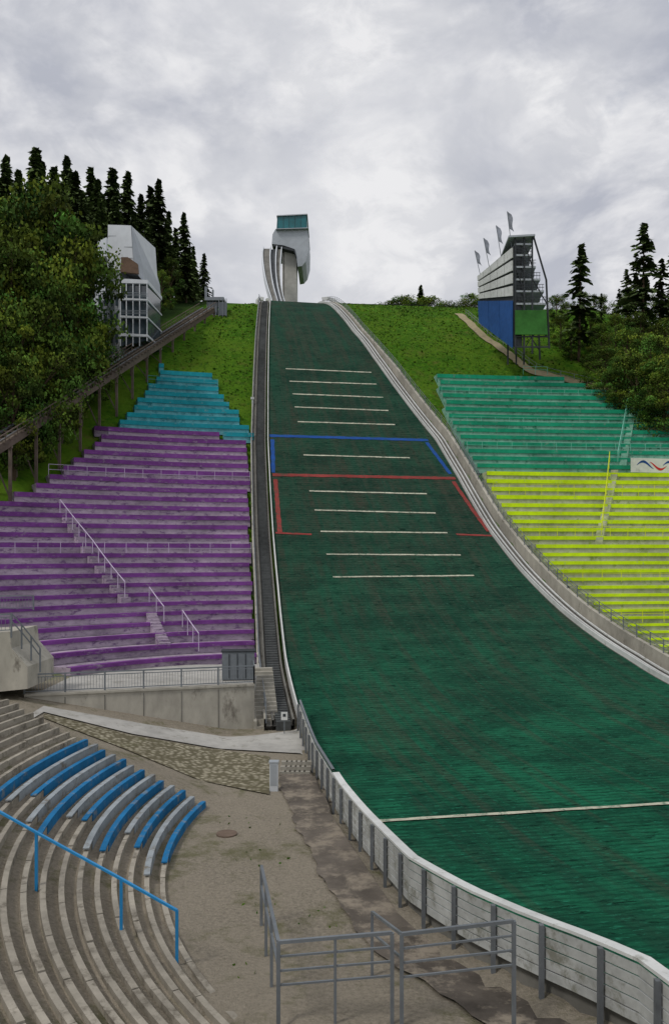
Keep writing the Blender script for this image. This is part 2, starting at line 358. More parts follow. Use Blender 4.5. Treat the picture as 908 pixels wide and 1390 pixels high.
for u in np.arange(12,158,1.0):
    o1=1.6; a=edge_pt(VR,u,o1); c=edge_pt(VR,u,o1+0.35); zt=1.15 if u<112 else 1.15-0.75*min(1,(u-112)/10)
    rows.append([a+Vector((0,0,-1)),a+Vector((0,0,zt)),c+Vector((0,0,zt)),c+Vector((0,0,-1))]); fp.append((a+c)/2+Vector((0,0,zt)))
wl.loft(rows,0,True); wl.obj('retaining_wall',['conc'])
fence('stand_railing',fp,1.0,'steel',sp=1.8,rails=(1,0.66,0.33),rw=0.04)

# ---------------------------------------------------------------- grandstands
def inside(poly,x,y):
    c=False; j=len(poly)-1
    for i in range(len(poly)):
        xi,yi=poly[i]; xj,yj=poly[j]
        if (yi>y)!=(yj>y) and x<(xj-xi)*(y-yi)/(yj-yi)+xi: c=not c
        j=i
    return c
def seatrow(b,pts_in,pts_out,z0,z1,mc,mg):
    zm=z0+(z1-z0)*0.57; n_=len(pts_in)
    def lp(t,i,z): a=pts_in[i];c=pts_out[i]; return (a[0]+(c[0]-a[0])*t,a[1]+(c[1]-a[1])*t,z)
    b.loft([[lp(0.05,i,z0-0.1),lp(0.05,i,zm)] for i in range(n_)],mg)
    b.loft([[lp(0.05,i,zm),lp(-0.02,i,zm)] for i in range(n_)],mc)
    b.loft([[lp(-0.02,i,zm),lp(-0.02,i,z1)] for i in range(n_)],mc)
    b.loft([[lp(-0.02,i,z1),lp(0.20,i,z1)] for i in range(n_)],mc)
    b.loft([[lp(0.20,i,z1),lp(0.20,i,z1-0.12)] for i in range(n_)],mc)
    b.loft([[lp(0.20,i,z1-0.12),lp(1.08,i,z1-0.12)] for i in range(n_)],mg)
    for e in(0,n_-1):
        b.add([lp(0,e,z0-0.8),lp(0,e,z1-.01),lp(1.0,e,z1-.12),lp(1.0,e,z0-0.8)],[(0,1,2,3)],mg)
def build_stand(name,curve,rowus,polys,zoff,mats):
    b=MB()
    for k in range(len(rowus)-1):
        u0,u1=rowus[k],rowus[k+1]; ci=curve(u0); co=curve(u1)
        um=rowus[k-1] if k else u0-(u1-u0)
        z0=float(Z((u0+um)*0.5))+zoff; z1=float(Z((u0+u1)*0.5))+zoff
        if k==0: z0-=0.3
        runs=[];cur=None
        for i in range(len(ci)):
            mx_=((ci[i][0]+co[i][0])/2,(ci[i][1]+co[i][1])/2); mid=-1
            for q,(poly,_,_) in enumerate(polys):
                if inside(poly,*mx_): mid=q;break
            if mid>=0:
                if cur and cur[0]==mid: cur[1].append(i)
                else:
                    cur=[mid,[i]]; runs.append(cur)
            else: cur=None
        for mid,ids in runs:
            if len(ids)<2: continue
            seatrow(b,[ci[i] for i in ids],[co[i] for i in ids],z0,z1,polys[mid][1],polys[mid][2])
    return b.obj(name,mats)
def Lhit(pts): return [hit(a,c,SL) for a,c in pts]
def curveL(u):
    r=u-39; return [(CL[0]+r*math.cos(math.radians(a)),CL[1]+r*math.sin(math.radians(a))) for a in np.arange(88,176,0.5)]
def edgeL(px_list): return [XY(u,float(VL(u))-2.3) for u in px_list]
re=edgeL([54.5,60,66,72,78,84,90,96,99.5])
bnd=Lhit([(345,589),(215,580),(100,571)])
top=Lhit([(345,589),(322,555),(300,528),(290,500),(215,495),(196,500)])
poly_p=[re[0]]+re[1:]+[bnd[0],bnd[1],bnd[2]]+[(trk(bnd[2][1])+2.0,bnd[2][1])]+[(trk(78)+1.2,78),(trk(70)-1.5,70),(-36.5,58),(-37,40),(-19,40),(-19.5,52)]
poly_c=[bnd[0]]+top[1:]+[(trk(y)+2.0,y) for y in (112,104,96)]+[(trk(bnd[2][1])+2.0,bnd[2][1]),bnd[2],bnd[1]]
rowsL=[56.6,58.9,61.2,63.3,65.2]+list(np.arange(66.9,120,1.55))
build_stand('purple_grandstand',curveL,rowsL,[(poly_p,0,1)],0.0,['purple','purpg'])
build_stand('cyan_grandstand',curveL,rowsL,[(poly_c,0,1)],0.0,['cyan','cyang'])
def curveR(u):
    o=[]
    for v in np.arange(4,100,0.6):
        s=max(v-VR0,0); o.append(XY(u-s*s/500,v))
    return o
Rhit=lambda pts:[hit(a,c,SR) for a,c in pts]
def redge(u): return XY(u,float(VR(u))+2.2)
gt=Rhit([(587,508),(745,507),(840,535),(912,548),(1100,590)])
gb=Rhit([(660,640),(780,637),(912,634),(1100,632)])
ug=U(*gb[0])
poly_g=[gt[0],gt[1],gt[2],gt[3],gt[4],gb[3],gb[2],gb[1],gb[0]]+[redge(u) for u in np.arange(ug,ug+8,2)]+Rhit([(608,575)])
poly_y=[gb[0],gb[1],gb[2],gb[3]]+[XY(45,80)]+[redge(u) for u in np.arange(45,ug+.1,3)]
rowsR=list(np.arange(46,125,1.5))
build_stand('green_grandstand',curveR,rowsR,[(poly_g,0,1)],1.0,['green','greeng'])
build_stand('yellow_grandstand',curveR,rowsR,[(poly_y,0,1)],1.0,['yellow','yellowg'])
def row_rail(name,curve,u,poly,zoff,matk,h=0.9):
    c=[p for p in curve(u) if inside(poly,*p)]
    if len(c)<3: return
    z=float(Z(u))+zoff-0.1
    c=c[::3]; fence(name,[(x,y,z) for x,y in c],h,matk,sp=1.9,rails=(1.0,0.5),pw=0.045,rw=0.04)
for u in (76.4,89.0): row_rail('crowd_barrier',curveL,u,poly_p,0.35,'prail',1.05)
for u in (108.0,): row_rail('crowd_barrier',curveL,u,poly_c,0.35,'cyang')
for u in (62,70,78,86.0): row_rail('crowd_barrier',curveR,u,poly_y,1.35,'yrail')
for u in (94.5,100,106.5,112): row_rail('crowd_barrier',curveR,u,poly_g,1.35,'grail')
def surf_fence(name,pts,surf,matk,h=1.0,sp=1.6,dz=0.5):
    q=[hit(a,c,surf) for a,c in pts]; out=[]
    for i in range(len(q)-1):
        for k in range(6):
            t=k/6; x=q[i][0]*(1-t)+q[i+1][0]*t; y=q[i][1]*(1-t)+q[i+1][1]*t; out.append((x,y,float(surf(x,y))+dz))
    x,y=q[-1]; out.append((x,y,float(surf(x,y))+dz)); return fence(name,out,h,matk,sp=sp,rails=(1.0,),rw=0.06,pw=0.05)
surf_fence('stair_handrail',[(82,700),(125,755),(170,815)],SL,'prail')
surf_fence('stair_handrail',[(203,822),(223,850)],SL,'prail')
surf_fence('stair_handrail',[(248,855),(270,888)],SL,'prail')
surf_fence('stair_handrail',[(827,630),(816,730)],SR,'yrail')
surf_fence('stair_handrail',[(852,550),(838,630)],SR,'grail')
def aisle(name,p0,p1,surf,w,matk,dz):
    a=hit(*p0,surf); c=hit(*p1,surf); a=Vector(a);c=Vector(c); n_=int((c-a).length/0.5); b=MB(); t=(c-a).normalized(); ang=math.atan2(t.y,t.x)-math.pi/2
    for i in range(n_):
        q=a.lerp(c,(i+.5)/n_); z=float(surf(q.x,q.y)); b.box((q.x,q.y,z+dz-0.4),(w,0.46,1.0),0,rot=ang)
    b.obj(name,[matk])
aisle('aisle_steps',(172,818),(90,705),SL,0.8,'purpg',0.2)
aisle('aisle_steps',(225,880),(205,835),SL,0.8,'purpg',0.2)
aisle('aisle_steps',(845,632),(860,548),SR,0.8,'greeng',0.2)
aisle('aisle_steps',(812,735),(834,640),SR,0.8,'yellowg',0.2)
bn=empty('sponsor_banner'); x,y=hit(856,648,SR)
z=float(SR(x,y)); a=Vector((x,y,z+0.6)); e=a+Vector((CA*14,SA*14,0)); b=MB(); hB=1.7
b.prism([a,e,e+Vector((0,0,hB)),a+Vector((0,0,hB))],(-SA*0.1,CA*0.1,0)); b.obj('board',['white'],bn)
def swoosh(mk,o,ph):
    b=MB(); rows=[]
    for i in range(21):
        t=i/20; w=0.13*math.sin(math.pi*t)+0.02; zz=0.85+0.45*math.sin(t*4.2+ph); q=a+Vector((CA,SA,0))*(o+t*2.2)-Vector((-SA,CA,0))*0.02
        rows.append([q+Vector((0,0,zz-w)),q+Vector((0,0,zz+w))])
    b.loft(rows); b.obj('motif',[mk],bn)
for k in range(4): swoosh('bluel',0.7+k*3.4,0); swoosh('signred',2.4+k*3.4,2.0)

# ---------------------------------------------------------------- plaza
pw=empty('plaza_terrace')
A1=Vector((-4.7,47.7,0)); A0=Vector((-16.9,44.2,0)); dirw=(A0-A1).normalized(); nw=Vector((-dirw.y,dirw.x,0))
if nw.y<0: nw=-nw
b=MB(); zt=-7.85
b.prism([A1+Vector((0,0,-11.2)),A0+Vector((0,0,-11.2)),A0+Vector((0,0,zt)),A1+Vector((0,0,zt))],nw*0.35)
b.obj('wall_face',['conc'],pw)
b=MB(); b.prism([A1+nw*0.36+Vector((0,0,zt-0.06)),A0+nw*0.36+Vector((0,0,zt-0.06)),Vector((-21,53,zt-0.06)),Vector((-20,56.5,zt-0.06)),Vector((-5.2,57.5,zt-0.06))],(0,0,-0.5)); b.obj('terrace_floor',['asph'],pw)
b=MB()
for k in range(1,6):
    q=A1.lerp(A0,k/6); b.beam(q-nw*0.01+Vector((0,0,-11)),q-nw*0.01+Vector((0,0,zt-0.12)),0.04,0.04)
b.obj('wall_joints',['concd'],pw)
b=MB(); b.prism([A1-nw*0.08+Vector((0,0,zt)),A0-nw*0.08+Vector((0,0,zt)),A0-nw*0.08+Vector((0,0,zt+0.12)),A1-nw*0.08+Vector((0,0,zt+0.12))],nw*0.5); b.obj('coping',['conc'],pw)
def bar_rail(name,p,q,h,matk,panel=2.2,bar=0.16):
    b=MB(); p=Vector(p);q=Vector(q);L=(q-p).length;n_=max(1,round(L/panel)); up=Vector((0,0,1))
    for i in range(n_+1): c=p.lerp(q,i/n_); b.beam(c,c+up*h,0.08,0.08)
    b.beam(p+up*h,q+up*h,0.07,0.07); b.beam(p+up*0.12,q+up*0.12,0.05,0.05); b.beam(p+up*h*0.85,q+up*h*0.85,0.04,0.04)
    m=int(L/bar)
    for i in range(m): c=p.lerp(q,(i+.5)/m); b.beam(c+up*0.12,c+up*h*0.85,0.018,0.018)
    return b.obj(name,[matk])
bar_rail('terrace_railing',A1+nw*0.1+Vector((0,0,zt+.12)),A0+nw*0.1+Vector((0,0,zt+.12)),1.05,'steel')
bar_rail('terrace_railing',A1+nw*0.1+Vector((0,0,zt+.12)),A1+nw*2.6+Vector((0.4,0,zt+.12)),1.05,'steel')
mc=empty('equipment_cabinet'); cp=P(321,905,49.5); b=MB(); b.box((cp.x,50.6,zt+0.85),(2.0,1.1,1.7),0,rot=0.1); b.obj('body',['steel'],mc)
b=MB(); b.box((cp.x,50.6,zt+1.73),(2.12,1.2,0.07),0,rot=0.1)
for dx in(-0.5,0.0,0.5): b.box((cp.x+dx,50.02+dx*0.1,zt+0.85),(0.04,0.04,1.5),0,rot=0.1)
b.obj('lid_and_seams',['steeld'],mc)
cs=empty('concrete_stairs'); b=MB()
for i in range(15):
    z0=-10.4+i*0.18; yy=47.6+i*0.36; b.box((-3.95-i*0.055,yy+0.2,z0-0.3+0.18),(1.35,0.42,0.96 if i else 0.6),0,rot=A)
b.obj('steps',['conc'],cs)
b=MB(); b.prism([(-4.72,47.5,-11),(-4.72,47.5,-9.9),(-5.75,53.2,-7.4),(-5.75,53.2,-11)],(0.18,0,0)); b.obj('cheek_wall',['conc'],cs)
sg=empty('notice_sign'); q=P(386,972,46.0); b=MB(); b.box((q.x,46.0,q.z),(0.36,0.03,0.45)); b.obj('plate',['white'],sg)
b=MB(); b.beam((q.x,46.05,-10.5),(q.x,46.05,q.z+0.2),0.05,0.05); b.obj('post',['steel'],sg)
b=MB(); b.box((q.x,45.975,q.z+0.05),(0.16,0.01,0.16)); b.obj('pictogram',['steeld'],sg)
x,y=hit(372,1073,T); ub=empty('utility_pillar'); b=MB(); zz=Tf(x,y); b.box((x,y,zz+0.6),(0.36,0.33,1.25)); b.obj('body',['panell'],ub); b=MB(); b.box((x,y,zz+1.25),(0.42,0.39,0.07)); b.box((x,y-0.17,zz+0.7),(0.28,0.012,0.9)); b.obj('cap_and_door',['panel'],ub)
b=MB()
for i in range(6):
    for j in range(3):
        x,y=hit(384+i*6.5,1052,T); b.box((x+0.03*j,y+j*0.25,Tf(x,y)+0.1+j*0.17),(0.3,0.24,0.16),0,rot=random.uniform(-.1,.1))
b.obj('stone_retaining_wall',['conc'])
x,y=hit(308,1133,T); b=MB(); zz=Tf(x,y)
ring=[(x+0.38*math.cos(t),y+0.38*math.sin(t),zz+0.05) for t in np.linspace(0,2*math.pi,25)[:-1]]
b.prism(ring,(0,0,-0.2)); b.obj('manhole_cover',['rust'])
lb=empty('concrete_landing'); b=MB()
b.prism([P(-60,862,43),P(14,858,43),P(16,880,43),P(38,905,43),P(38,935,43),P(-60,945,43)],(0,4,0)); b.obj('block',['conc'],lb)
q0=P(-60,862,43);q1=P(16,858,43);q2=P(55,905,44)
bar_rail('landing_railing',q0,q1,0.95,'steel',bar=0.2)
fence('landing_railing',[q1,P(36,880,43.5),q2],1.0,'steel',sp=1.0,rails=(1,.6))
bar_rail('landing_railing',P(-60,828,52),P(46,828,52),0.9,'steel',bar=0.2)
def drape(name,polyA,polyB,matk,n1=24,n2=10,dz=0.05):
    a=[hit(*p,T) for p in polyA]; c=[hit(*p,T) for p in polyB]
    def at(l_,t):
        f=t*(len(l_)-1); i=min(int(f),len(l_)-2); g=f-i; return (l_[i][0]*(1-g)+l_[i+1][0]*g,l_[i][1]*(1-g)+l_[i+1][1]*g)
    b=MB(); rows=[]
    for i in range(n1+1):
        p=at(a,i/n1);q=at(c,i/n1); r=[]
        for j in range(n2+1):
            s=j/n2; x=p[0]*(1-s)+q[0]*s; y=p[1]*(1-s)+q[1]*s; r.append((x,y,Tf(x,y)+dz))
        rows.append(r)
    b.loft(rows); return b.obj(name,[matk],smooth=True)
drape('paved_path',[(-30,962),(60,960),(200,985),(345,1000),(405,990)],[(-30,972),(60,968),(180,998),(300,1018),(420,1032)],'asph',40,8,0.07)
drape('grass_paver_slope',[(60,970),(180,1000),(300,1020),(366,1028)],[(60,976),(170,1018),(270,1060),(366,1080)],'paver',30,12,0.06)
drape('asphalt_strip',[(384,1050),(425,1045),(448,1100)],[(384,1080),(412,1130),(440,1200)],'asphd',20,10,0.06)
b=MB(); rows=[]
for u in np.arange(14,38,0.4):
    r=[]
    for k in range(5):
        v=float(VL(u))-0.5-k*(0.38+0.02*math.sin(u*1.3)+0.015*math.sin(u*4.7)+random.uniform(-.008,.008)); x,y=XY(u,v); r.append((x,y,Tf(x,y)+0.08))
    rows.append(r)
b.loft(rows); b.obj('fence_footpath',['asphd'],smooth=True)

# ---------------------------------------------------------------- curved lower terrace seats
bs=empty('amphitheatre_seating')
def arc(r,a0,a1,z,n_=60): return [(BC[0]+r*math.cos(math.radians(a)),BC[1]+r*math.sin(math.radians(a)),z) for a in np.linspace(a0,a1,n_)]
def arcbox(b,r0,r1,z0,z1,a0,a1,m):
    n_=max(4,int((a1-a0)*1.0))
    I0=arc(r0,a0,a1,z0,n_);I1=arc(r0,a0,a1,z1,n_);O1=arc(r1,a0,a1,z1,n_);O0=arc(r1,a0,a1,z0,n_)
    rows=[[I0[i],I1[i],O1[i],O0[i]] for i in range(n_)]; b.loft(rows,m,True); b.add(rows[0],[(0,1,2,3)],m); b.add(rows[-1],[(3,2,1,0)],m)
b=MB(); g=MB()
for k in range(30):
    r=BR+k*BRUN; z=-10.35+k*BRISE; a0=168.5+math.sin(k*2.1)*0.25-(0.15*k)
    e=224+2*math.sin(k*1.3)
    a=a0
    while a<e:
        a2=min(a+5.5,e); dzz=random.uniform(-0.025,0.025)
        arcbox(b,r,r+0.15,z-0.4,z+0.22+dzz,a+0.03,a2-0.03,2); a=a2
    if k<13:
        sp=a0+17+4*math.sin(k*1.7)
        arcbox(b,r-0.02,r+0.17,z+0.275,z+0.32,a0-0.2,sp+2,1 if k%2 else 0)
        arcbox(b,r-0.025,r-0.004,z-0.05,z+0.27,a0-0.2,sp,1 if k%2 else 0)
    arcbox(g,r+0.152,r+BRUN-0.002,z-0.3,z+0.07+random.uniform(-.02,.02),a0-0.3,e,0)
b.obj('seat_walls',['blue','greyp','seatc'],bs); g.obj('gravel_treads',['gravel'],bs)
hr=empty('blue_handrail'); b=MB()
feet=[(-110,1120),(50,1210),(165,1272),(238,1312)]; tops=[(-110,1040),(50,1130),(165,1193),(243,1236)]; tp=[]
for f_,t_ in zip(feet,tops):
    x,y=hit(*f_,T); q=P(t_[0],t_[1],y); q.x=(q.x+x)/2; p=Vector((q.x,y,Tf(q.x,y)-0.1)); b.beam(p,q,0.07,0.07); tp.append(q)
for i in range(len(tp)-1): b.beam(tp[i],tp[i+1],0.06,0.06)
b.obj('tubes',['bluerail'],hr)

gr_=empty('steel_gate_railing'); b=MB()
def post(px,py,d,w=0.08):
    q=P(px,py,d); b.beam((q.x,q.y,Tf(q.x,q.y)-0.2),q,w,w); return q
a=post(355,1176,22.5); c=post(378,1279,17)
for t in(0.33,0.66): m_=a.lerp(c,t); b.beam((m_.x,m_.y,Tf(m_.x,m_.y)-.1),m_,0.07,0.07)
b.beam(a,c,0.08,0.08); b.beam(a-Vector((0,0,.55)),c-Vector((0,0,.5)),0.06,0.06)
d_=post(532,1266,17); e=post(545,1268,16.9); f_=post(697,1250,16.6); p2=post(455,1274,17,0.06)
b.beam(c,d_,0.07,0.07); b.beam(e,f_,0.07,0.07)
for k in(0.3,0.6,0.9):
    b.beam(c-Vector((0,0,k)),d_-Vector((0,0,k)),0.04,0.04); b.beam(e-Vector((0,0,k)),f_-Vector((0,0,k)),0.04,0.04)
g0=P(505,1238,19.5); b.beam((g0.x,g0.y,Tf(g0.x,g0.y)-.1),g0,0.07,0.07); b.beam(g0,e,0.06,0.06); b.beam(g0-Vector((0,0,.5)),e-Vector((0,0,.5)),0.05,0.05)
b.obj('tubes',['steel'],gr_)

# ---------------------------------------------------------------- inclined rail track
tk=empty('inclined_railway_track'); t0=P(0,600,76); t1=P(282,421,133); td=(t1-t0).normalized(); s0=t0-td*30; side=td.cross(Vector((0,0,1))).normalized()
b=MB()
for s in(-1.1,1.1):
    b.beam(s0+side*s,t1+side*s,0.3,0.75,0); b.beam(s0+side*s*0.7+Vector((0,0,.45)),t1+side*s*0.7+Vector((0,0,.45)),0.12,0.16,1)
    b.beam(s0+side*s*1.25+Vector((0,0,1.2)),t1+side*s*1.25+Vector((0,0,1.2)),0.09,0.09,0)
    b.beam(s0+side*s*1.25+Vector((0,0,.75)),t1+side*s*1.25+Vector((0,0,.75)),0.06,0.06,0)
L=(t1-s0).length; n_=int(L/1.1)
for i in range(n_):
    c=s0+td*(i*1.1); b.beam(c-side*1.5+Vector((0,0,.38)),c+side*1.5+Vector((0,0,.38)),0.22,0.15,0)
    if i%2==0:
        for s in(-1.4,1.4): b.beam(c+side*s+Vector((0,0,0.3)),c+side*s+Vector((0,0,1.2)),0.08,0.08,0)
b.obj('deck',['wood','steel'],tk)
b=MB()
for i in range(int(L/5.0)+1):
    c=s0+td*(i*5.0); zg=Tf(c.x,c.y)-0.5
    for s in(-1.1,1.1):
        q=c+side*s; b.beam((q.x,q.y,zg),(q.x,q.y,c.z),0.26,0.26)
    if c.z-zg>2: b.beam((c.x+side.x*1.1,c.y+side.y*1.1,zg+.6),(c.x-side.x*1.1,c.y-side.y*1.1,c.z-.6),0.12,0.12)
    b.beam(c-side*1.3-Vector((0,0,.5)),c+side*1.3-Vector((0,0,.5)),0.28,0.22)
b.obj('trestles',['wood'],tk)
ts=empty('railway_top_station'); b=MB(); D=134
def pbox(b,x0,y0,x1,y1,d,th,m=0): b.prism([P(x0,y1,d),P(x1,y1,d),P(x1,y0,d),P(x0,y0,d)],(0,th,0),m)
pbox(b,281,432,296,470,D,3,0); pbox(b,281,408,296,431.8,D,3,1); pbox(b,278,403,304,407.5,D-0.5,4.5,2); pbox(b,278,389,281,402.8,D,0.4,2); pbox(b,288,393,290,402.8,D,0.4,2)
for x in(281,285,289,293): pbox(b,x,408,x+0.8,431.8,D-0.12,0.1,2)
pbox(b,297,410,308,428,D-0.5,0.3,1)
for x in(297,302,307): pbox(b,x,405,x+0.8,446,D-0.6,0.1,2)
b.obj('cabin',['conc','glass','steel'],ts)

# ---------------------------------------------------------------- left judges building
jb=empty('judges_building'); D=112
b=MB(); b.prism([P(120,520,D),P(163,520,D-3),P(164,368,D-3),P(140,372,D),P(121,384,D)],(2.5,9,0)); b.obj('main_volume',['panel'],jb)
b=MB(); b.prism([P(146,367,D-2),P(182,366,D-4),P(178,306,D-4),P(147,305,D-2)],(1.5,8,0),0); b.prism([P(182.3,366,D-4),P(196,384,D-3),P(194,360,D-3),P(178.6,306,D-4)],(0.6,8,0),1); b.obj('upper_volume',['panell','panel'],jb)
b=MB(); b.prism([P(133,350,D+4),P(145,350,D+4),P(145,322,D+4),P(133,328,D+4)],(0,4,0),1); b.prism([P(164,369,D-4.4),P(188,371,D-4.4),P(187,358,D-4.4),P(174,349,D-4.4),P(165,349,D-4.4)],(0,0.5,0),0); b.obj('timber_cladding',['brown','panell'],jb)
b=MB(); b.prism([P(165,470,D-4),P(200,462,D-4),P(200,388,D-4),P(165,378,D-4)],(0.5,6,0)); b.obj('glass_volume',['glass'],jb)
b=MB()
for y0,y1 in((378,384),(404,407),(428,431),(452,456)):
    b.prism([P(163,y1,D-4.5),P(201,y1+1,D-4.5),P(201,y0+2,D-4.5),P(163,y0,D-4.5)],(0.4,7,0))
for x in(164,172,181,190,200): b.beam(P(x,470 if x<195 else 463,D-4.4),P(x,382,D-4.4),0.12,0.12)
b.obj('floor_slabs',['panell'],jb)
b=MB()
for x in(126,134,142,150,157):
    for y in(400,425,450,475):
        dd=D-3.1*(x-120)/43-0.05; b.prism([P(x,y+15,dd),P(x+3.5,y+15,dd),P(x+3.5,y,dd),P(x,y,dd)],(0,0.1,0))
b.obj('windows',['glass'],jb)
b=MB()
for y in(395,420,445,470,492): b.prism([P(120.5,y+1,D-.06),P(163,y+1,D-3.08),P(163,y,D-3.08),P(120.5,y,D-.06)],(0,0.03,0))
for y in(320,335,350): b.prism([P(147,y+.6,D-2.06),P(180,y+.6,D-4.06),P(180,y,D-4.06),P(147,y,D-2.06)],(0,0.03,0))
b.obj('panel_joints',['steel'],jb)
b=MB()
for y in(404,428):
    for k in range(3): b.beam(P(165,y-6+k*2-1,D-5.2),P(201,y-5+k*2-1,D-5.2),0.06,0.06)
b.obj('balcony_rails',['steel'],jb)

# ---------------------------------------------------------------- jump tower
tw=empty('ski_jump_tower'); D=225
b=MB(); b.prism([P(386,470,D+2),P(402.5,470,D+2),P(402.5,334,D+2),P(386,334,D+2)],(0,7,0)); b.prism([P(383.3,470,D+3),P(385.2,470,D+3),P(385.2,340,D+3),P(383.3,340,D+3)],(0,8,0)); b.obj('concrete_shaft',['concl'],tw)
b=MB()
sec=[(370,318),(374,311),(417.5,309.5),(419,322),(418.5,342),(415,355),(410,361),(404,362),(402.8,350),(400,338),(385,333),(369,331)]
b.prism([P(x,y,D) for x,y in reversed(sec)],(0,15,0)); b.obj('head_shell',['panel'],tw)
b=MB(); b.prism([P(375.5,310,D-.6),P(417,308.8,D-.6),P(416.5,291.5,D-.6),P(376.5,293.5,D-.6)],(0,15,0)); b.obj('panorama_glass',['teal'],tw)
b=MB(); b.prism([P(375.5,293.3,D-1.0),P(417.5,291.3,D-1.0),P(417.2,290,D-1.0),P(376,292,D-1.0)],(0,16.5,0)); b.prism([P(374.5,311,D-1.0),P(418.5,309.7,D-1.0),P(418,308.8,D-1.0),P(375,310.1,D-1.0)],(0,16.5,0))
b.obj('roof_and_sill',['panel'],tw)
b=MB()
for x in np.linspace(377,416,6): b.beam(P(x,310,D-.65),P(x,293.5,D-.65),0.05,0.05)
b.prism([P(371,331.5,D-.3),P(400,338,D-.3),P(402.5,349,D-.3),P(399,341,D-.3),P(371,334,D-.3)],(0,10,0)); b.obj('mullions_and_soffit',['steeld'],tw)
ir=empty('inrun_ramp')
ctrl=[(357,383,337,222),(355.5,382,346,214),(356.5,381,360,204),(359,381,376,193),(363,382.5,392,180),(368,386,408,166),(371,391,422,156)]
def crv(k,t):
    f=t*(len(ctrl)-1); i=min(int(f),len(ctrl)-2); g=f-i
    def g_(j): return ctrl[max(0,min(len(ctrl)-1,j))]
    def cr(c): a0,a1,a2,a3=[g_(i+q)[c] for q in(-1,0,1,2)]; return 0.5*((2*a1)+(-a0+a2)*g+(2*a0-5*a1+4*a2-a3)*g*g+(-a0+3*a1-3*a2+a3)*g**3)
    return cr(0),cr(1),cr(2),cr(3)
def band(b,f0,f1,z0,z1,m):
    rows=[]
    for i in range(41):
        x0,x1,y,d=crv(0,i/40); a=P(x0+(x1-x0)*f0,y,d);c=P(x0+(x1-x0)*f1,y,d); rows.append([a+Vector((0,0,z0)),a+Vector((0,0,z1)),c+Vector((0,0,z1)),c+Vector((0,0,z0))])
    b.loft(rows,m,True); b.add(rows[0],[(0,1,2,3)],m); b.add(rows[-1],[(3,2,1,0)],m)
b=MB(); band(b,0.0,0.06,-1.4,0.5,0); band(b,0.06,0.40,-1.2,-0.1,2); band(b,0.40,0.45,-1.3,0.8,0); band(b,0.45,0.70,-1.2,-0.3,1); band(b,0.70,0.75,-1.3,0.7,0); band(b,0.75,0.96,-1.3,-0.3,2); band(b,0.96,1.0,-1.4,0.4,0)
b.obj('track_and_parapets',['panell','steeld','concd'],ir)
b=MB()
for t in(0.35,0.6,0.8):
    x0,x1,y,d=crv(0,t); q=P((x0+x1)/2,y,d); b.box((q.x,q.y,(q.z+45)/2),(1.2,1.2,q.z-45-2.6))
b.obj('piers',['conc'],ir)
b=MB()
for (pts,d) in (([(348,417),(349,409),(353,405),(358,406)],152),([(437,406),(446,405),(455,409),(464,417),(474,424)],158)):
    for i in range(len(pts)-1): b.beam(P(*pts[i],d),P(*pts[i+1],d),0.4,0.6)
b.obj('crest_guard_board',['white'])
fence('crest_railing',[P(x,419+0.02*(x-470),163) for x in (470,520,570,625)],1.0,'steeld',sp=3,rails=(1,.5))

# ---------------------------------------------------------------- scoreboard tower
sb=empty('scoreboard_tower')
TL=P(649,374,124);TR=P(697,333,111);BRr=P(697,472,111);BL=P(652,438,124)
def q4(s,t): return TL.lerp(TR,s).lerp(BL.lerp(BRr,s),t)
nf=(TR-TL).cross(BL-TL).normalized()
if nf.y>0: nf=-nf
b=MB()
def fq(b,s0,s1,t0_,t1_,out,th,m): b.prism([q4(s0,t1_)+nf*out,q4(s1,t1_)+nf*out,q4(s1,t0_)+nf*out,q4(s0,t0_)+nf*out],-nf*th,m)
fq(b,0,1,0,0.995,0,1.2,0); b.obj('backing',['steeld'],sb)
b=MB()
for k in range(4):
    t0_=0.02+k*0.125
    for j in range(5): fq(b,0.01+j*0.198,0.195+j*0.198,t0_,t0_+0.098,0.25,0.2,0)
b.obj('score_panels',['white'],sb)
b=MB()
for j in range(3): fq(b,0.0+j*0.335,0.325+j*0.335,0.54,1.0,0.3,0.2,0)
b.obj('blue_banners',['navy'],sb)
D=111; b=MB(); decks=[(330,722),(345,722),(361,727),(378,733),(394,738),(411,741)]
for y,x1 in decks: b.prism([P(698,y+2.5,D),P(x1,y+2.5,D),P(x1,y,D),P(698,y,D)],(0.5,7,0))
b.prism([P(690,322,D-.5),P(726,320,D-.5),P(726,317.5,D-.5),P(690,319.5,D-.5)],(0.5,8,0))
b.obj('decks',['panel'],sb)
b=MB()
for dy in(0,6.5):
    o=Vector((0.4*dy/7,dy,0))
    for x in(699,711,722): b.beam(P(x,480,D)+o,P(x,320,D)+o,0.2,0.2)
    b.beam(P(745,473,D)+o,P(741,380,D)+o,0.22,0.22); b.beam(P(741,380,D)+o,P(724,322,D)+o,0.2,0.2)
    for (x0,y0),(x1,y1) in (((711,395),(699,361)),((722,361),(711,330)),((741,411),(722,378)),((722,458),(743,424)),((722,424),(743,458))): b.beam(P(x0,y0,D)+o,P(x1,y1,D)+o,0.12,0.12)
for y in(457,471): b.beam(P(699,y,D),P(745,y,D),0.18,0.18)
for y,x1 in decks[1:]:
    for k in(4,8): b.beam(P(699,y-k,D-.1),P(x1,y-k,D-.1),0.06,0.06)
    for x in np.arange(700,x1,4): b.beam(P(x,y,D-.1),P(x,y-8,D-.1),0.05,0.05)
b.obj('steel_frame',['steeld'],sb)
b=MB()
for y,x1 in decks[1:]: b.prism([P(700,y-3,D+4),P(x1-8,y-3,D+4),P(x1-8,y-13,D+4),P(700,y-13,D+4)],(0,2.5,0))
b.obj('cabins',['panel'],sb)
b=MB(); b.prism([P(699,454,D-.4),P(743,454,D-.4),P(741,421,D-.4),P(699,421,D-.4)],(0,0.2,0)); b.obj('green_banner',['gscreen'],sb)
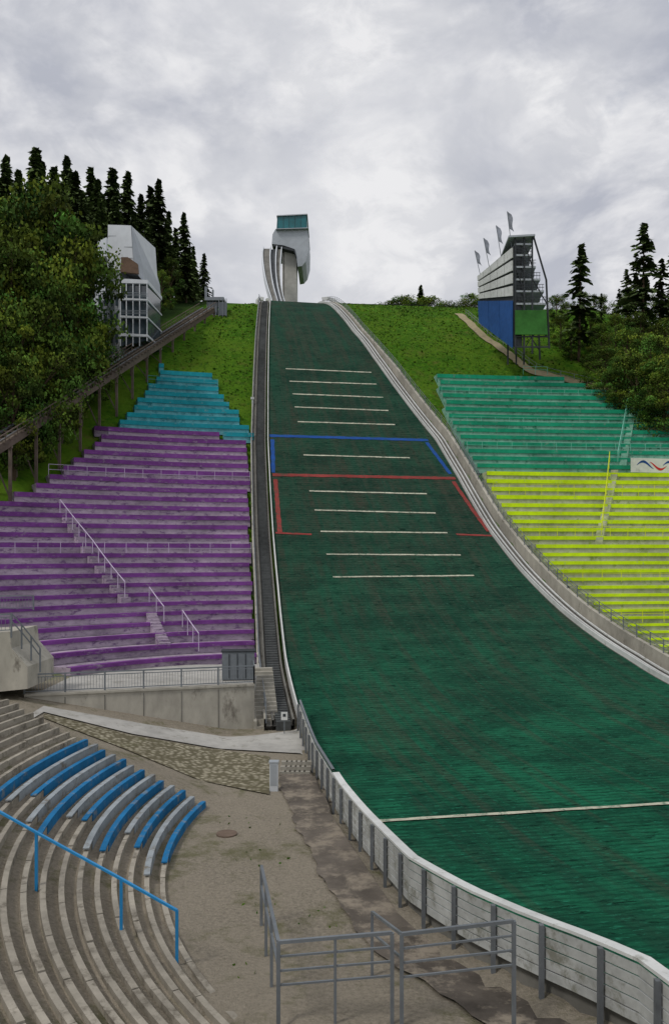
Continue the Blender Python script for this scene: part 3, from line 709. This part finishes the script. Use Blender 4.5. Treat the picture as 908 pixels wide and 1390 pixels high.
for (bx,by,tx,ty,d) in ((652,375,644,340,124),(664,364,656,323,120),(680,350,673,306,116),(694,335,688,287,112)):
    fg=empty('flag_on_pole'); b=MB(); p=P(bx,by,d);q=P(tx,ty,d); b.beam(p,q,0.08,0.08); b.obj('pole',['steel'],fg)
    b=MB(); rows=[]
    for i in range(11):
        t=i/10; c=q.lerp(p,0.5*t); w=0.6+0.12*math.sin(t*7); rows.append([c+Vector((0.05,0,0)),c+Vector((w*0.5,0.15*math.sin(t*5+1),-0.15)),c+Vector((w,0.12*math.cos(t*6),-0.35))])
    b.loft(rows); b.obj('cloth',['flag'],fg,smooth=True)
def surfribbon(name,pts,w,matk,f,dz=0.1):
    q=[hit(a,c,f) for a,c in pts]; b=MB(); rows=[]
    P2=[Vector(p) for p in q]
    for i in range(len(P2)-1):
        for k in range(8):
            c=P2[i].lerp(P2[i+1],k/8); t=(P2[i+1]-P2[i]).normalized(); nr=Vector((-t[1],t[0])); r=[]
            for s in(-w/2,-w/6,w/6,w/2): e=c+nr*(s+0.12*math.sin(k*2.1+i)); r.append((e[0],e[1],Tf(e[0],e[1])+dz))
            rows.append(r)
    b.loft(rows); b.obj(name,[matk]); return [Vector((p[0],p[1],Tf(*p))) for p in q]
pts=surfribbon('hillside_path',[(622,427),(655,458),(700,490),(720,505),(790,522),(870,543),(930,556)],1.5,'dirt',lambda x,y:T(x,y),0.2)
pathxy=[Vector((p.x,p.y)) for p in pts]
off=[p+Vector((1.3,0,0.1)) for p in pts]; dn=[]
for i in range(len(off)-1):
    for k in range(6):
        c=off[i].lerp(off[i+1],k/6); c.z=Tf(c.x,c.y); dn.append(c)
fence('hillside_path_railing',dn,1.0,'steel',sp=2,rails=(1,.5),rw=0.045)
x,y=hit(343,556,T); b=MB()
b.box((x,y,Tf(x,y)+0.6),(0.2,0.2,1.6)); b.box((x,y,Tf(x,y)+1.45),(0.45,0.3,0.3)); b.obj('marker_post',['white'])

# ---------------------------------------------------------------- trees
def leafmat(name,c):
    m=bpy.data.materials.new(name); m.use_nodes=True; nt=m.node_tree;n=nt.nodes;l=nt.links;b=n['Principled BSDF']; b.inputs['Roughness'].default_value=0.8; b.inputs['Specular IOR Level'].default_value=0.1
    a=n.new('ShaderNodeAttribute'); a.attribute_name='col'
    oi=n.new('ShaderNodeObjectInfo'); mr=n.new('ShaderNodeMapRange'); mr.inputs[3].default_value=0.6; mr.inputs[4].default_value=1.45; l.new(oi.outputs['Random'],mr.inputs[0])
    v=n.new('ShaderNodeVectorMath'); v.operation='SCALE'; l.new(a.outputs['Color'],v.inputs[0]); l.new(mr.outputs[0],v.inputs[3])
    mu=n.new('ShaderNodeVectorMath'); mu.operation='MULTIPLY'; l.new(v.outputs[0],mu.inputs[0]); mu.inputs[1].default_value=c
    l.new(mu.outputs[0],b.inputs['Base Color']); return m
MC=leafmat('conifer_needles',(0.058,0.096,0.034)); MD=leafmat('broad_leaves',(0.090,0.165,0.026)); MG=leafmat('grass_blades',(0.088,0.19,0.014))
def quads_mesh(name,Q,col,trunk,mleaf):
    n_=len(Q); tv,tf=trunk; vs=Q.reshape(-1,3).tolist()+tv; o=4*n_
    fs=[(4*i,4*i+1,4*i+2,4*i+3) for i in range(n_)]+[tuple(o+j for j in f) for f in tf]
    me=bpy.data.meshes.new(name); me.from_pydata(vs,[],fs); me.materials.append(mleaf); me.materials.append(M['bark'])
    mi=np.zeros(len(fs),dtype=np.int32); mi[n_:]=1; me.polygons.foreach_set('material_index',mi)
    ca=me.color_attributes.new('col','FLOAT_COLOR','POINT'); cc=np.ones((len(vs),4),dtype=np.float32); cc[:4*n_,:3]=np.repeat(col,4,axis=0); ca.data.foreach_set('color',cc.ravel()); return me
def tubes(segs):
    tv=[];tf=[]
    for p,q,r0,r1 in segs:
        p=Vector(p);q=Vector(q);t=(q-p).normalized(); a=t.orthogonal().normalized(); c=t.cross(a); o=len(tv)
        for (s,r) in((p,r0),(q,r1)):
            for k in range(6): an=k*math.pi/3; tv.append(tuple(s+a*(r*math.cos(an))+c*(r*math.sin(an))))
        for k in range(6): tf.append((o+k,o+(k+1)%6,o+6+(k+1)%6,o+6+k))
    return tv,tf
def conifer(seed,R=0.17,base=0.1,whorls=34,per=8,sparse=0.9):
    r=np.random.default_rng(seed); Q=[];col=[];segs=[((0,0,-0.03),(0,0,0.5),0.011,0.007),((0,0,0.5),(0,0,0.99),0.007,0.001)]
    for wI in range(whorls):
        t0=base+(1-base)*((wI+0.3*r.random())/whorls)**0.92
        for q_ in range(per):
            if r.random()>sparse: continue
            t=t0+r.normal()*0.004
            L=R*(max(0,1-t)/(1-base))**0.85*(0.55+0.65*r.random())+0.006; an=r.random()*6.283
            dx,dy=math.cos(an),math.sin(an); rise=0.35*t-0.12; k=int(4+L*85); br=0.55+0.85*r.random()
            if q_%3==0 and L>0.04: segs.append(((0,0,t),(dx*L*.8,dy*L*.8,t+L*rise-0.3*L*.64),0.0025,0.001))
            for j in range(k):
                f=(j+0.6)/k; c=np.array([dx*L*f,dy*L*f,t+L*f*rise-0.4*L*f*f])+r.normal(size=3)*0.0035
                s=0.009+0.009*r.random(); w=s*1.7*(1.15-f*0.7)
                a=np.array([dx,dy,-0.45])*s*1.5+r.normal(size=3)*s*0.35; b_=np.array([-dy,dx,0])*w+np.array([0,0,-1])*s*(0.4+r.random())*r.choice([-1,1])*0.6
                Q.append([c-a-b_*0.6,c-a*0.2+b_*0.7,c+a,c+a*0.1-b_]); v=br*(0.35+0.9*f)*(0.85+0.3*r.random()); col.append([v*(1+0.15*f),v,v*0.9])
    return quads_mesh('conifer_mesh%d'%seed,np.array(Q),np.array(col),tubes(segs),MC)
def broad(seed,W=0.36,base=0.12,nc=46,per=120):
    r=np.random.default_rng(seed); Q=[];col=[];segs=[((0,0,-0.03),(0,0,0.35),0.022,0.016),((0,0,0.35),(0.02,0,0.75),0.016,0.005)]
    for i in range(nc):
        t=base+(0.96-base)*r.random(); prof=math.sin(math.pi*min(1,max(0.02,(t-base+0.12)/(1.1-base))))**0.6; an=r.random()*6.283; rr=W*prof*math.sqrt(r.random())
        c0=np.array([math.cos(an)*rr,math.sin(an)*rr,t]); cr=0.05+0.055*r.random()
        if i%2==0: segs.append(((0,0,max(0.1,t*0.6)),tuple(c0),0.007,0.002))
        br=0.45+0.9*r.random(); yl=r.random()
        for j in range(per):
            d=r.normal(size=3); d/=np.linalg.norm(d); p=c0+d*cr*(0.5+0.7*r.random())*np.array([1.2,1.2,0.8])
            s=0.007+0.008*r.random(); a=r.normal(size=3); a/=np.linalg.norm(a); b_=np.cross(a,r.normal(size=3)); b_/=np.linalg.norm(b_)+1e-6
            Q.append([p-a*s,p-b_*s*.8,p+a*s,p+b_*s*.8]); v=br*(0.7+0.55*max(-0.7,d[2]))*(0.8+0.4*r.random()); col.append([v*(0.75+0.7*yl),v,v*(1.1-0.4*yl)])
    return quads_mesh('broadleaf_mesh%d'%seed,np.array(Q),np.array(col),tubes(segs),MD)
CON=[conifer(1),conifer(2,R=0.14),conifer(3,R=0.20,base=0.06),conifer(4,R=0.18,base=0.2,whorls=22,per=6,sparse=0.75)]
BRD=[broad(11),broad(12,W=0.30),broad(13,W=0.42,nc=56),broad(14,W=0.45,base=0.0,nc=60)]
def tree(mesh,px,topy,d,parent=None,name='tree',wide=1.0):
    x=(px-CX)/F*d; zb=Tf(x,d)-0.3; zt=(HY-topy)/F*d; h=max(2.0,zt-zb)
    o=bpy.data.objects.new(name,mesh); C.objects.link(o); o.location=(x,d,zb); o.scale=(h*wide,h*wide,h); o.rotation_euler=(random.uniform(-.03,.03),random.uniform(-.03,.03),random.random()*6.28)
    if parent:o.parent=parent
    return o
fr=empty('forest')
lst=[(10,215,112),(28,226,125),(50,203,128),(70,228,120),(88,212,140),(105,236,128),(122,226,150),(136,242,140),(150,222,160),(170,236,155),(190,266,145),(207,255,150),(216,250,142),(228,285,150),(240,305,155),(253,288,142),(264,335,150),(276,345,160),(-20,220,118),(-45,240,125),(0,240,130),(38,240,140),(60,232,150),(98,245,160),(200,300,135),(180,290,135),(160,270,150),(112,262,120),(130,285,125),(210,330,138),(247,350,145),(268,370,152)]
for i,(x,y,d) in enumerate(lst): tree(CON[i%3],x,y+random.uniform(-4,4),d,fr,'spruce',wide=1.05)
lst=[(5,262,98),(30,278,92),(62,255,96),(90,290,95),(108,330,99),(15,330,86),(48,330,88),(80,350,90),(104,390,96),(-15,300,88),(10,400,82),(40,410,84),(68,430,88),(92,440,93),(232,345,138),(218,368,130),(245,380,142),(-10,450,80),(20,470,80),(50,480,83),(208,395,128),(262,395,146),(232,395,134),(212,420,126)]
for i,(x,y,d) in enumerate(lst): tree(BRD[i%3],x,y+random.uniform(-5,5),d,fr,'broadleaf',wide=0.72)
for i,(x,y,d) in enumerate([(35,262,96),(75,268,101),(110,300,108),(2,300,90)]): tree(CON[(i+1)%3],x,y,d,fr,'spruce',wide=0.9)
for i in range(34):
    x=-40+i*5+random.uniform(-4,4); d=81.5+ (x+40)*0.19+random.uniform(2,8)
    tree(BRD[3],x,470-0.35*x+random.uniform(-15,20),d,fr,'undergrowth',wide=1.0)
for i in range(60):
    y=random.uniform(95,230); x=trk(y)-random.uniform(12,70) if y<140 else random.uniform(-90,-32)
    o=bpy.data.objects.new('spruce',CON[i%3]); C.objects.link(o); h=random.uniform(16,23); o.location=(x,y,Tf(x,y)-0.3); o.scale=(h,h,h); o.parent=fr
tree(CON[3],785,330,124,None,'spruce_tree',1.25)
tree(CON[3],871,304,128,None,'spruce_tree',1.3)
for (x,y,d) in [(895,352,130),(852,365,133),(912,330,136),(838,392,138),(930,320,130),(815,398,140),(862,345,140)]: tree(CON[3],x,y,d,None,'spruce_tree',1.2)
th=empty('hillside_thicket')
for i,(x,y,d) in enumerate([(760,425,128),(775,440,124),(800,425,128),(815,440,122),(835,425,126),(850,445,118),(870,425,124),(885,450,114),(905,430,118),(925,450,112),(818,470,115),(840,480,112),(862,478,110),(880,490,107),(900,485,106),(925,490,104),(825,500,112),(755,400,140),(770,410,145)]): tree(BRD[i%4],x,y,d,th,'bush',wide=1.0)
dt=empty('distant_trees')
for i,(x,y,d) in enumerate([(570,387,200),(555,400,196),(542,403,196),(585,402,200),(600,409,205),(612,410,198),(639,398,190),(628,408,196),(520,412,205),(650,405,186),(532,408,200),(578,405,200)]):
    tree(CON[i%3] if i in(0,) else BRD[i%3],x,y,d,dt,'tree',wide=1.2)
for i in range(24):
    tree(BRD[i%3],750+i*14,395+random.uniform(-5,25),150+random.uniform(0,20),dt,'tree',wide=0.9)
# grass tufts on the banks + weeds on the plaza (one object)
N=60000; ux=rng.uniform(78,160,N); vx=rng.uniform(-45,62,N); X=-SA*ux+CA*vx; Y=CA*ux+SA*vx
vl=VL(ux); vr=VR(ux); ok=((vx<vl-2.6)&(X>trk(Y)+1.5))|(vx>vr+2.4)
for i in range(len(pathxy)-1):
    a=pathxy[i]; c=pathxy[i+1]; dxx=c-a; LL=dxx.length; tt=np.clip(((X-a.x)*dxx.x+(Y-a.y)*dxx.y)/LL**2,0,1)
    ok&=np.hypot(X-a.x-tt*dxx.x,Y-a.y-tt*dxx.y)>1.0
keep=[]
pl=[poly_p,poly_c,poly_g,poly_y]
for i in np.where(ok)[0]:
    if not any(inside(p,X[i],Y[i]) for p in pl): keep.append(i)
keep=np.array(keep); X=X[keep];Y=Y[keep]
N2=1500; X2=rng.uniform(-14,3,N2); Y2=rng.uniform(18,46,N2); nz=np.sin(X2*1.1+3*np.sin(Y2*.6))+np.sin(Y2*1.7+X2*.4); k2=(nz>0.9)&(V(X2,Y2)<VL(U(X2,Y2))-2.4)&(np.hypot(X2-BC[0],Y2-BC[1])<BR)
X2=X2[k2];Y2=Y2[k2]
Xa=np.concatenate([X,X2]);Ya=np.concatenate([Y,Y2]);Za=T(Xa,Ya)
sz=np.concatenate([rng.uniform(.08,.26,len(X)),rng.uniform(.03,.08,len(X2))])
an=rng.uniform(0,6.28,len(Xa)); Q=np.zeros((len(Xa),4,3)); dx=np.cos(an)*sz*1.1; dy=np.sin(an)*sz*1.1; ln=rng.normal(0,.5,(len(Xa),2))*sz[:,None]
for j,(s,h) in enumerate(((-.5,-.1),(.5,-.1),(.8,.8),(-.6,.9))):
    Q[:,j,0]=Xa+dx*s+(ln[:,0] if j>1 else 0); Q[:,j,1]=Ya+dy*s+(ln[:,1]+sz*0.5 if j>1 else 0); Q[:,j,2]=Za+sz*h
v=rng.uniform(.5,1.35,len(Xa))*(0.85+0.25*np.sin(Xa*.35)*np.sin(Ya*.27)); col=np.stack([v*rng.uniform(.7,1.3,len(Xa)),v,v],1)
me=quads_mesh('grass_tufts',Q,col,([],[]),MG); o=bpy.data.objects.new('grass_tufts',me); C.objects.link(o)

# ---------------------------------------------------------------- world, sun, camera
w=bpy.data.worlds.new('World'); bpy.context.scene.world=w; w.use_nodes=True; nt=w.node_tree;n=nt.nodes;l=nt.links; bg=n['Background']; bg.inputs[1].default_value=0.1
sky=n.new('ShaderNodeTexSky'); sky.sky_type='NISHITA'; sky.sun_disc=False
tc=n.new('ShaderNodeTexCoord')
mpn=n.new('ShaderNodeMapping'); mpn.inputs['Scale'].default_value=(1,1,1.7); mpn.inputs['Location'].default_value=(0.3,0.1,0.25); l.new(tc.outputs['Generated'],mpn.inputs[0])
N1=noise(5.2,9,0.56,mpn.outputs[0],0.3); N2=noise(13,9,0.6,mpn.outputs[0],0.4); N3=noise(2.0,3,0.5,mpn.outputs[0])
cl=mix(rng_(N1,0.41,0.59),(4.5,4.7,5.4),(8.1,8.1,8.3))
cl=mix(rng_(N2,0.45,0.59,0,0.5),cl,(4.5,4.7,5.3))
cl=mix(rng_(N3,0.42,0.62,0,0.45),cl,(8.8,8.8,8.9))
cov=rng_(noise(3.2,9,0.62,mpn.outputs[0]),0.63,0.72,1.0,0.65)
fin=mix(cov,sky.outputs[0],cl); l.new(fin,bg.inputs[0])
sd=bpy.data.lights.new('sun','SUN'); sd.energy=1.5; sd.angle=math.radians(11); sd.color=(1,0.96,0.9); so=bpy.data.objects.new('sun',sd); C.objects.link(so)
dv=Vector((-0.55,-0.45,0.9)).normalized()
az=math.atan2(dv.x,dv.y); sky.sun_elevation=math.asin(dv.z); sky.sun_rotation=az
so.rotation_euler=(-dv).to_track_quat('-Z','Y').to_euler()
cam=bpy.data.cameras.new('camera'); co=bpy.data.objects.new('camera',cam); C.objects.link(co); co.rotation_euler=(math.radians(90),0,0)
cam.sensor_fit='VERTICAL'; cam.sensor_height=36; cam.lens=36*F/1390; cam.shift_y=55/1390; cam.clip_end=6000; cam.clip_start=0.1
bpy.context.scene.camera=co
vs_=bpy.context.scene.view_settings; vs_.view_transform='Standard'; vs_.look='None'; vs_.exposure=0
